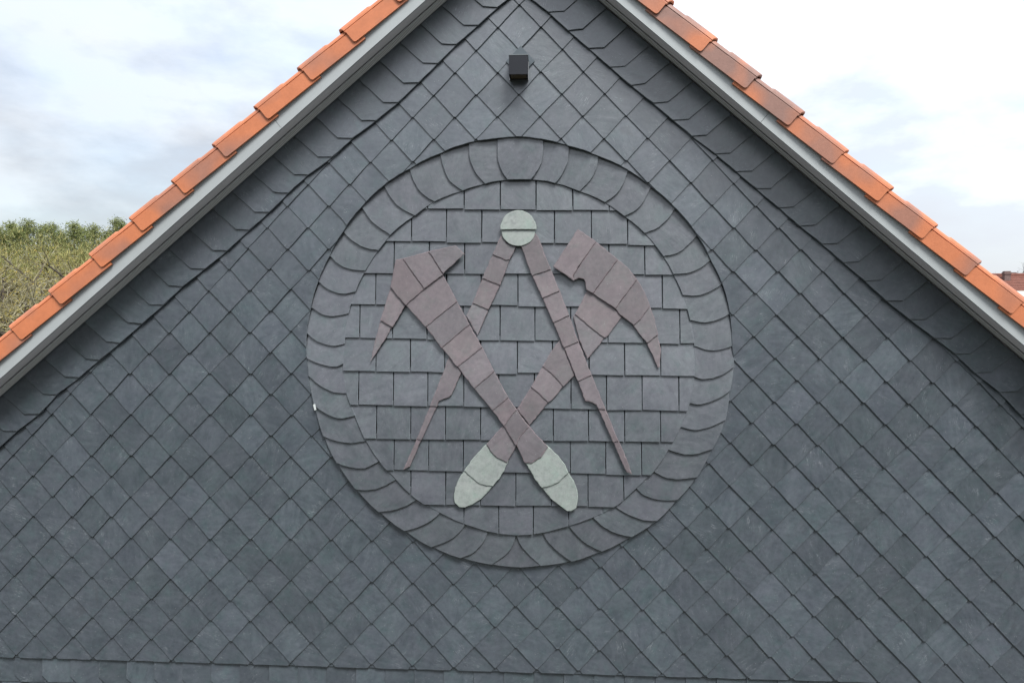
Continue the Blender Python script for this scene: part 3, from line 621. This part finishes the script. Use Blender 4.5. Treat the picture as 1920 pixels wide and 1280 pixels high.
# roof tiles: verge tile with a side lap in front, a round roll above it and a flat pan behind
PROF = [(-.0, .0), (0, .082), (.007, .083), (.007, .089), (.001, .091), (.004, .104), (.014, .119), (.034, .131), (.060, .134), (.086, .124), (.110, .104), (.13, .090), (.30, .090)]
def tile_mesh():
    """local: X up the slope from the lower end (0) to the head (.42); Y depth, front of the lap at y=0; Z normal, 0 = lower edge of the lap"""
    v = []; f = []; secs = [(-.030, 1, 1.0), (-.026, 1, 1.), (0, 0, 1.), (.02, 0, 1.), (.19, 0, 1.), (.205, 0, .82), (.42, 0, .82)]
    n = len(PROF)
    mb = MB()
    # lap (apron) as a board with a rounded lower corner
    def yf(x): return .013*x/.42      # the head tucks behind the lap of the tile above
    def zf(x): return -.016*x/.42
    pts = [(.014, .0), (.006, .003), (.002, .008), (0, .016), (0, .083)]
    up = [(.395, .083), (.395, 0)]
    pl = pts + up; k = len(pl)
    A = [(x, yf(x), z+zf(x)) for x, z in pl]; B = [(x, yf(x)+.013, z+zf(x)) for x, z in pl]
    mb.add(A+B, [tuple(range(k))[::-1], tuple(range(k, 2*k))] + [(i, (i+1) % k, (i+1) % k+k, i+k) for i in range(k)])
    # roll and pan: loft
    for th_ in (0,):
        rows = []
        for (x, nose, s) in secs:
            row = []
            for (y, z) in PROF[2:]:
                zz = .089 + (z-.089)*s
                xx = x
                if x < 0:      # nose of the roll bows out below the lap's end
                    b0 = max(0, 1-((y-.055)/.058)**2); xx = x*b0 if y < .115 else 0
                    if x < -.028: zz = .089+(z-.089)*.80
                row.append((xx, y+yf(max(0, x)), zz+zf(max(0, x))))
            rows.append(row)
        k = len(rows[0]); V = [p for r_ in rows for p in r_]; F = []
        for i in range(len(rows)-1):
            for j in range(k-1): F.append((i*k+j, (i+1)*k+j, (i+1)*k+j+1, i*k+j+1))
        # closed underside
        Vb = []
        for (x, nose, s) in secs:
            for (y, z) in PROF[2:]:
                zz = .089 + (z-.089)*s - .014; b0 = max(0, 1-((y-.055)/.058)**2); xx = x
                if x < 0: xx = x*b0 if y < .115 else 0
                if x < -.028: zz = .089+(z-.089)*.80-.008
                Vb.append((xx, y+yf(max(0, x)), max(zz, .076)+zf(max(0, x))))
        m0 = len(V); V2 = V+Vb
        for i in range(len(rows)-1):
            for j in range(k-1): F.append((m0+i*k+j+1, m0+(i+1)*k+j+1, m0+(i+1)*k+j, m0+i*k+j))
        for j in range(k-1): F.append((j, j+1, m0+j+1, m0+j))
        for i in range(len(rows)-1):
            F.append((i*k, m0+i*k, m0+(i+1)*k, (i+1)*k)); F.append((i*k+k-1, (i+1)*k+k-1, m0+(i+1)*k+k-1, m0+i*k+k-1))
        mb.add(V2, F)
    return mb
tm = tile_mesh()
def tile_variant(side):
    v = tm.v
    if side > 0: v = [(-x, y, z) for x, y, z in v]; f = [q[::-1] for q in tm.f]
    else: f = tm.f
    me = mesh('verge_tile', v, f, M_TILE)
    return me
def pan_mesh(side):
    """a tile further back from the verge, same roll and pan without the side lap"""
    v = []; f = []; mb = MB()
    pr = [(0, .089), (.006, .101), (.018, .111), (.036, .119), (.060, .121), (.085, .114), (.108, .100), (.13, .090), (.30, .090)]
    for (x, s) in ((-.01, 1.), (.42, .85)):
        for (y, z) in pr: v.append((x if side < 0 else -x, y, .089+(z-.089)*s-(.016 if x > 0 else 0)))
    n = len(pr); v += [(a, b_, c_-.013) for a, b_, c_ in v]
    for j in range(n-1): f.append((j, n+j, n+j+1, j+1)); f.append((2*n+j+1, 3*n+j+1, 3*n+j, 2*n+j)); f.append((j, j+1, 2*n+j+1, 2*n+j))
    return mesh('roof_tile', v, f, M_TILE)
YF = -.234
rear = MB()
for side in (-1, 1):
    me = tile_variant(side); pm = pan_mesh(side); mef = me.copy(); mef.materials[0] = M_TILE_F
    if side < 0: X0, P_, Z0 = -.222, -.3362, .791
    else: X0, P_, Z0 = .364, .3235, .785
    for k in range(-3, 17):
        X = X0 + P_*k
        if abs(X) > XE or (side < 0 and X > .66) or (side > 0 and X < -.66): continue
        if (side < 0 and X > Z0*TT-.30): 
            if X > Z0*TT-.02: continue
        if (side > 0 and X < -Z0*TT+.02): continue
        o = obj('verge_tile', mef if (side > 0 and k in (0, 1, 2, 3)) else me, house); o.rotation_euler = (rnd.gauss(0, .004), (-TH if side < 0 else TH)+rnd.gauss(0, .004), rnd.gauss(0, .003))
        loc = Matrix.Rotation(-TH if side < 0 else TH, 3, 'Y') @ Vector((X+rnd.gauss(0, .003), YF+rnd.gauss(0, .0012), Z0+rnd.gauss(0, .0015)-.001))
        o.location = loc
        Rm = Matrix.Rotation(-TH if side < 0 else TH, 3, 'Y')
        for c_ in range(1, 17):
            for q in (0,):
                b0 = len(rear.v)
                rear.v += [tuple(Rm @ Vector((v.co.x+X, v.co.y+YF+.30*c_, v.co.z+Z0-.004))) for v in pm.vertices]
                rear.f += [tuple(i+b0 for i in p.vertices) for p in pm.polygons]
    bpy.data.meshes.remove(pm)
obj('roof_tile', rear.me('roof_tile', M_TILE), house, 'stuff')
# ridge tiles (above the frame)
for k in range(13):
    mb = MB(); y0 = -.25+.38*k; pts = []
    n = 10; V = []; F = []
    for (y, r_) in ((y0, .135), (y0+.40, .122)):
        for j in range(n+1):
            a = math.pi*j/n; V.append((r_*math.cos(a), y, 1.10+r_*math.sin(a)*1.0))
        for j in range(n+1):
            a = math.pi*j/n; V.append(((r_-.014)*math.cos(a), y, 1.10+(r_-.014)*math.sin(a)))
    m2 = 2*(n+1)
    for j in range(n):
        F += [(j, j+1, m2+j+1, m2+j), (n+1+j+1, n+1+j, m2+n+1+j, m2+n+1+j+1), (j+1, j, n+1+j, n+1+j+1)]
    if k == 0: F += [tuple(range(n+1, 2*n+2))]
    obj('ridge_tile', mesh('ridge_tile', V, F, M_TILE), house)
# ------------------------------------------------------------------ lamp
lx0, lz1 = W(954.3, 104, .122); lx1, lz0 = W(989.4, 139.2, .122)
lamp = thing('wall_lamp', 'small black cube downlight on the slates just below the peak of the gable', 'lamp', ((lx0+lx1)/2, -.02, (lz0+lz1)/2))
hw = (lx1-lx0)/2; hh = (lz1-lz0)/2
mb = MB(); tk = .004
mb.box((-hw, -.102, -hh), (hw, -.102+tk, hh)); mb.box((-hw, -.102+tk, -hh), (-hw+tk, -.006, hh)); mb.box((hw-tk, -.102+tk, -hh), (hw, -.006, hh))
mb.box((-hw+tk, -.102+tk, hh-tk), (hw-tk, -.006, hh)); mb.box((-hw+tk, -.010, -hh), (hw-tk, -.006, hh-tk))
obj('housing', mb.me('housing', M_BLACK), lamp)
mb = MB(); mb.box((-hw-.002, -.1035, hh+.0005), (hw+.002, -.004, hh+.0045)); obj('cap', mb.me('cap', M_LAMPTOP), lamp)
mb = MB(); mb.box((-hw-.003, -.0055, -hh-.002), (hw+.003, .0005, hh-.002)); obj('mounting_plate', mb.me('mounting_plate', M_ALU), lamp)
mb = MB(); mb.box((-hw+.008, -.095, -hh+.004), (hw-.008, -.014, -hh+.009)); obj('lens', mb.me('lens', M_GLASS), lamp)
mb = MB(); mb.tube([(0, -.05, -hh+.012), (0, -.05, hh-.02)], [.018, .018], 12); obj('bulb_holder', mb.me('bulb_holder', M_ALU), lamp)
# ------------------------------------------------------------------ ground and background
GZ = -8.6
M_GRASS = plain('meadow', (.055, .056, .046), .95, .2, 0, .45, .35, .03)
mb = MB(); mb.add([(-900, -900, GZ), (900, -900, GZ), (900, 1400, GZ), (-900, 1400, GZ)], [(0, 1, 2, 3)])
obj('ground', mb.me('ground', M_GRASS), None, 'structure')
def leafmat(name, a, b_, c_, sc_=.8):
    m_, t, bb = mat(name, .85, .15)
    geo = node(t, 'ShaderNodeNewGeometry')
    n1_ = node(t, 'ShaderNodeTexNoise', {'Vector': geo.outputs['Position'], 'Scale': sc_, 'Detail': 3.}).outputs[0]
    n2_ = node(t, 'ShaderNodeTexWhiteNoise', {'Vector': node(t, 'ShaderNodeVectorMath', {0: geo.outputs['Position'], 1: (.12, .12, .12)}, operation='SNAP').outputs[0]}).outputs['Value']
    c1 = ramp(t, n1_, [(.35, a), (.62, b_)])
    t.links.new(mixc(t, ramp(t, n2_, [(.55, (0, 0, 0)), (1., (.8, .8, .8))]), c1, (*c_, 1)), bb.inputs['Base Color'])
    return m_
M_BARK = plain('bark', (.070, .058, .045), .9, .2, 0, .35, 8.)
M_TWIG = leafmat('twigs', (.16, .145, .085), (.24, .22, .12), (.33, .31, .24))
M_BUD = leafmat('lichen_and_buds', (.23, .20, .055), (.40, .30, .055), (.27, .27, .11), 1.6)
M_PINE = leafmat('pine_needles', (.13, .16, .055), (.20, .22, .08), (.24, .25, .12), 1.2)
M_WOOD = leafmat('far_wood', (.17, .165, .065), (.27, .235, .09), (.15, .19, .07), .35)
def bare_tree(seed, H):
    rg = random.Random(seed); tr, br, tw, bd = MB(), MB(), MB(), MB()
    def grow(p, d, l, r_, lev):
        n = 4 if lev < 3 else 3; pts = [p]; rr = [r_]; q = p
        for i in range(n):
            d = (d + Vector((rg.gauss(0, 1), rg.gauss(0, 1), rg.gauss(0, 1)+(.35 if lev < 2 else .12)))*(.16 if lev < 1 else .30)).normalized()
            q = q + d*(l/n); pts.append(q); rr.append(r_*(1-.55*(i+1)/n))
        (tr if lev == 0 else br if lev < 3 else tw).tube(pts, rr, 6 if lev == 0 else (4 if lev < 2 else 3))
        if lev >= 4:
            for k in range(6):
                u = rg.random()*n; i = min(int(u), n-1); c_ = pts[i].lerp(pts[i+1], u-i)+Vector((rg.gauss(0, .06), rg.gauss(0, .06), rg.gauss(0, .06)))
                a = Vector((rg.gauss(0, 1), rg.gauss(0, 1), rg.gauss(0, 1))).normalized()*.035; b_ = Vector((rg.gauss(0, 1), rg.gauss(0, 1), rg.gauss(0, 1))).normalized()*.022
                bd.add([c_-a, c_+b_, c_+a], [(0, 1, 2)])
            return
        kids = (9, 7, 6, 4)[lev]
        for k in range(kids):
            u = (.35 if lev == 0 else .18) + (.65 if lev == 0 else .82)*(k+rg.random()*.8)/kids; u = min(u, .999)*n; i = int(u)
            c_ = pts[i].lerp(pts[i+1], u-i)
            ax = d.cross(Vector((rg.gauss(0, 1), rg.gauss(0, 1), rg.gauss(0, 1)))).normalized()
            ang = R(rg.uniform(32, 68)); nd = (d*math.cos(ang)+ax*math.sin(ang)).normalized()
            grow(c_, nd, l*(.62 if lev == 0 else .60)*rg.uniform(.75, 1.15)*(1.1-.35*u/n), rr[i]*.58, lev+1)
    grow(Vector((0, 0, 0)), Vector((rg.gauss(0, .05), rg.gauss(0, .05), 1)), H*.62, H*.034, 0)
    return tr.me('trunk', M_BARK), br.me('branches', M_BARK), tw.me('twigs', M_TWIG), bd.me('buds', M_BUD)
TV = [bare_tree(s, 10.5) for s in (3, 8, 21)]
TH_ = [max(v.co.z for me_ in tv for v in me_.vertices) for tv in TV]
def put_tree(px, dist, top_py, v, rz, name, label, cat, group, parts, Hm):
    g = far(px, 600, dist); topz = far(px, top_py, dist).z; s = (topz-GZ)/Hm
    r_ = thing(name, label, cat, (g.x, g.y, GZ-.05), group); r_.rotation_euler = (0, 0, rz); r_.scale = (s, s, s)
    for nm, me in parts: obj(nm, me, r_)
    return r_
near = [(22, 19, 428, 0, .4, 'bare knotty tree at the left edge of the photo, nearest of the wood'), (205, 24, 470, 1, 2.1, 'dark branched bare tree beside the orange roof edge'),
(110, 22, 505, 2, 4.4, 'low bare tree with lichen in front of the wood, between its two nearest neighbours'), (70, 30, 452, 1, 5.3, 'bare yellowish tree behind the nearest tree at left'),
(165, 31, 455, 0, 1.2, 'bare tree with crooked limbs in the middle of the wood edge'), (250, 33, 450, 2, 3.0, 'bare tree partly hidden by the roof tiles'),
(-60, 26, 440, 2, .9, 'bare tree just outside the left edge of the photo'), (15, 42, 440, 2, 3.9, 'tall bare tree in the second row at far left'),
(125, 44, 440, 0, 5.9, 'tall bare tree in the second row under the pines'), (215, 46, 442, 1, .2, 'tall bare tree in the second row close to the roof')]
for px, d, ty, v, rz, lab in near:
    put_tree(px, d, ty, v, rz, 'bare_tree', lab, 'tree', 'bare trees at the edge of the wood', list(zip(('trunk', 'branches', 'twigs', 'buds'), TV[v])), TH_[v])
def pine(seed):
    rg = random.Random(seed); tr, cr = MB(), MB(); tr.tube([(0, 0, 0), (.05, 0, 9), (0, .05, 17.5)], [.22, .15, .03], 6)
    for k in range(150):
        z = 7 + 11*rg.random()**.8; rr = (18.2-z)*.30*math.sqrt(rg.random())+.15; a = rg.uniform(0, 6.28)
        c_ = Vector((rr*math.cos(a), rr*math.sin(a), z))
        for j in range(46):
            o_ = Vector((rg.gauss(0, .33), rg.gauss(0, .33), rg.gauss(0, .22)))+c_; u = Vector((rg.gauss(0, 1), rg.gauss(0, 1), rg.gauss(0, .7)+.5)).normalized()*.24; w_ = Vector((rg.gauss(0, 1), rg.gauss(0, 1), rg.gauss(0, 1))).normalized()*.05
            cr.add([o_-w_, o_+u, o_+w_], [(0, 1, 2)])
    return tr.me('trunk', M_BARK), cr.me('crown', M_PINE)
PV = [pine(s) for s in (1, 2, 3)]
heights = [('short', 428), ('tall', 412), ('rounded', 422), ('slim', 417)]
PW = ['first', 'second', 'third', 'fourth', 'fifth', 'sixth', 'seventh', 'eighth', 'ninth', 'tenth', 'eleventh']
PLAB = ['pine just outside the left edge, %s of three' % a_ for a_ in ('farthest out', 'middle one', 'innermost one')] + ['green pine on the skyline of the wood, %s from the left edge of the photo' % a_ for a_ in PW] + ['pine hidden behind the orange roof tiles, %s of three' % a_ for a_ in ('leftmost', 'middle one', 'rightmost')]
for i in range(17):
    px = -40 + i*20 + rnd.uniform(-5, 5); hn, ty = heights[i % 4]; ty += rnd.uniform(-3, 5)
    put_tree(px, 84+rnd.uniform(-8, 10), ty, i % 3, rnd.uniform(0, 6), 'pine_tree', PLAB[i], 'tree', 'pines on the skyline of the wood', list(zip(('trunk', 'crown'), PV[i % 3])), 18.2)
# wood behind the near trees: one mass of twiggy crowns
rg = random.Random(5); mb = MB()
for j in range(95):
    px = rg.uniform(-260, 330); d = rg.uniform(44, 76); g = far(px, 600, d); tz = far(px, rg.uniform(424, 490), d).z; r0 = rg.uniform(1.5, 2.6)
    for q in range(1500):
        a = Vector((rg.gauss(0, 1), rg.gauss(0, 1), rg.gauss(0, 1))).normalized()*(rg.random()**.45)
        c_ = Vector((g.x+a.x*r0*1.2, g.y+a.y*r0*1.2, tz-r0*1.9+a.z*r0*1.9)); u = (Vector((rg.gauss(0, .5), rg.gauss(0, .5), .6))+a*.5).normalized()*rg.uniform(.12, .4); w_ = Vector((rg.gauss(0, 1), rg.gauss(0, 1), rg.gauss(0, .3))).normalized()*rg.uniform(.012, .035)
        mb.add([c_-w_, c_+u, c_+w_], [(0, 1, 2)])
for j in range(16000):
    px = rg.uniform(-260, 330); d = rg.uniform(36, 95); g = far(px, 600, d); h_ = rg.uniform(0, .8)*(far(px, 470, d).z-GZ)
    c_ = Vector((g.x, g.y, GZ+h_)); u = Vector((rg.gauss(0, .5), rg.gauss(0, .5), .8))*rg.uniform(.3, .8); w_ = Vector((rg.gauss(0, 1), rg.gauss(0, 1), rg.gauss(0, .3))).normalized()*rg.uniform(.03, .12)
    mb.add([c_-w_, c_+u, c_+w_], [(0, 1, 2)])
o = obj('wood', mb.me('wood', M_WOOD), None, 'stuff'); o['label'] = 'olive and yellow mass of leafless crowns filling the wood behind the near trees'; o['category'] = 'wood'
# rising ground under the wood
mb = MB(); V = []; F = []; nx = 24
for i in range(nx+1):
    for j in range(9):
        a = R(-75 + 60*i/nx); d = 50+j*22; V.append((CAM.x+d*math.sin(a), CAM.y+d*math.cos(a), GZ-.3+ (max(0, j)*1.15)*math.sin(math.pi*i/nx)))
for i in range(nx):
    for j in range(8): F.append((i*9+j, (i+1)*9+j, (i+1)*9+j+1, i*9+j+1))
mb.add(V, F); obj('hillside', mb.me('hillside', M_GRASS), None, 'structure')
# unseen wooded ridge added behind the camera to block low sky light
M_ADDED_HILL = plain('added_hill_wood', (.045, .048, .032), .95, .1, 0, .5, .25, .3)
mb = MB(); V = []; F = []; rh = random.Random(11); na = 120; hh_ = [15+3*math.sin(i*.21)+2*math.sin(i*.53+1)+rh.uniform(-.8, .8) for i in range(na+1)]
for i in range(na+1):
    a = R(98+164*i/na); e_ = min(1, 6*i/na, 6*(na-i)/na)
    for j, (d, k_) in enumerate(((42, 0), (48, .35), (54, .75), (60, 1.), (75, 1.08), (110, .9))):
        V.append((CAM.x+d*math.sin(a), CAM.y+d*math.cos(a), GZ-.2+(hh_[i]+9)*k_*e_+rh.uniform(-.3, .3)))
for i in range(na):
    for j in range(5): F.append((i*6+j, i*6+j+1, (i+1)*6+j+1, (i+1)*6+j))
mb.add(V, F); obj('added_hills', mb.me('added_hills', M_ADDED_HILL), None, 'structure')
# --- the neighbour's house at the right edge
D2 = 62.0; c0 = far(1866, 516.2, D2); rz = c0.z
hs = thing('distant_house', 'far house with a dark red tiled roof and brick chimney at the right edge', 'house', (c0.x, c0.y, GZ))
M_RED = plain('old_red_tile', (.155, .062, .045), .8, .3, 0, .3, 5.); M_BRICK = plain('chimney_brick', (.16, .11, .10), .9, .3, 0, .3, 9.); M_PALE = plain('pale_render', (.55, .55, .50), .9)
Ln = 16.; slope_run = 3.4; drop = 1.75; zz = rz-GZ
ux = Vector((1, -.18, 0)).normalized(); uy = Vector((.18, 1, 0)).normalized()
def hb(a, b_, c_): return tuple(ux*a + uy*b_ + Vector((0, 0, c_)))
mb = MB(); nc = 14
for side_ in (-1, 1):
    for i in range(nc):
        s0, s1 = i/nc, (i+1)/nc
        A = [hb(-3, side_*slope_run*s0, zz-drop*s0), hb(Ln, side_*slope_run*s0, zz-drop*s0), hb(Ln, side_*slope_run*(s1+.008), zz-drop*s1+.03), hb(-3, side_*slope_run*(s1+.008), zz-drop*s1+.03)]
        B = [hb(-3, side_*slope_run*(s1+.008), zz-drop*s1-.03), hb(Ln, side_*slope_run*(s1+.008), zz-drop*s1-.03)]
        mb.add(A+B, [(0, 1, 2, 3), (3, 2, 5, 4)])
mb.tube([hb(-3, 0, zz+.02), hb(Ln, 0, zz+.02)], [.13, .13], 8)
roof = obj('roof', mb.me('roof', M_RED), hs)
mb = MB(); ww = slope_run-.45
V = [hb(-2.7, -ww, 0), hb(Ln-.3, -ww, 0), hb(Ln-.3, ww, 0), hb(-2.7, ww, 0), hb(-2.7, -ww, zz-drop-.02), hb(Ln-.3, -ww, zz-drop-.02), hb(Ln-.3, ww, zz-drop-.02), hb(-2.7, ww, zz-drop-.02), hb(-2.7, 0, zz-.35), hb(Ln-.3, 0, zz-.35)]
mb.add(V, [(0, 1, 5, 4), (1, 2, 6, 9, 5), (2, 3, 7, 6), (3, 0, 4, 8, 7)])
obj('wall', mb.me('wall', M_PALE), hs)
def chimney(px, h_, wd, off):
    q = far(px, 516, D2) - Vector((c0.x, c0.y, 0)); a = Vector((q.x, q.y, 0)).dot(ux); mb = MB()
    V = [hb(a-wd, off-wd, zz-1.1), hb(a+wd, off-wd, zz-1.1), hb(a+wd, off+wd, zz-1.1), hb(a-wd, off+wd, zz-1.1)]; V += [(x, y, zz+h_) for x, y, z in V]
    mb.add(V, [(0, 1, 5, 4), (1, 2, 6, 5), (2, 3, 7, 6), (3, 0, 4, 7), (4, 5, 6, 7)])
    e2 = wd*1.22; V = [hb(a-e2, off-e2, zz+h_-.22), hb(a+e2, off-e2, zz+h_-.22), hb(a+e2, off+e2, zz+h_-.22), hb(a-e2, off+e2, zz+h_-.22)]; V += [(x, y, zz+h_-.08) for x, y, z in V]
    mb.add(V, [(0, 1, 5, 4), (1, 2, 6, 5), (2, 3, 7, 6), (3, 0, 4, 7), (4, 5, 6, 7), (3, 2, 1, 0)])
    obj('chimney', mb.me('chimney', M_BRICK), roof)
chimney(1881, .26, .19, -.7); chimney(1916, .25, .22, .9)
# low pale outbuilding in front of it
c1 = far(1899, 541, 44.)
sh = thing('outbuilding', 'low pale outbuilding below the red roof at the right edge', 'building', (c1.x, c1.y, GZ)); h1 = c1.z-GZ
mb = MB(); mb.box((.25, 0, 0), (6.8, 4, h1-.62)); obj('wall', mb.me('wall', M_PALE), sh)
mb = MB(); mb.add([(0, -.25, h1-.60), (7, -.25, h1-.60), (7, 2, h1-.05), (0, 2, h1-.05), (0, 4.2, h1-.60), (7, 4.2, h1-.60)], [(0, 1, 2, 3), (3, 2, 5, 4), (0, 3, 4), (1, 5, 2), (0, 4, 5, 1)]); obj('roof', mb.me('roof', plain('pale_sheet', (.42, .43, .38), .7)), sh)
for (px, ty, d, v, lab) in ((1912, 496, 88, 1, 'small leafless tree behind the ridge of the red roofed house'), (1892, 506, 96, 0, 'faint leafless tree left of its neighbour behind the red roof'), (1940, 490, 84, 2, 'leafless tree at the right border behind the red roof')):
    put_tree(px, d, ty, v, v*2., 'bare_tree', lab, 'tree', 'bare trees behind the distant house', list(zip(('trunk', 'branches', 'twigs'), TV[v][:3])), TH_[v])
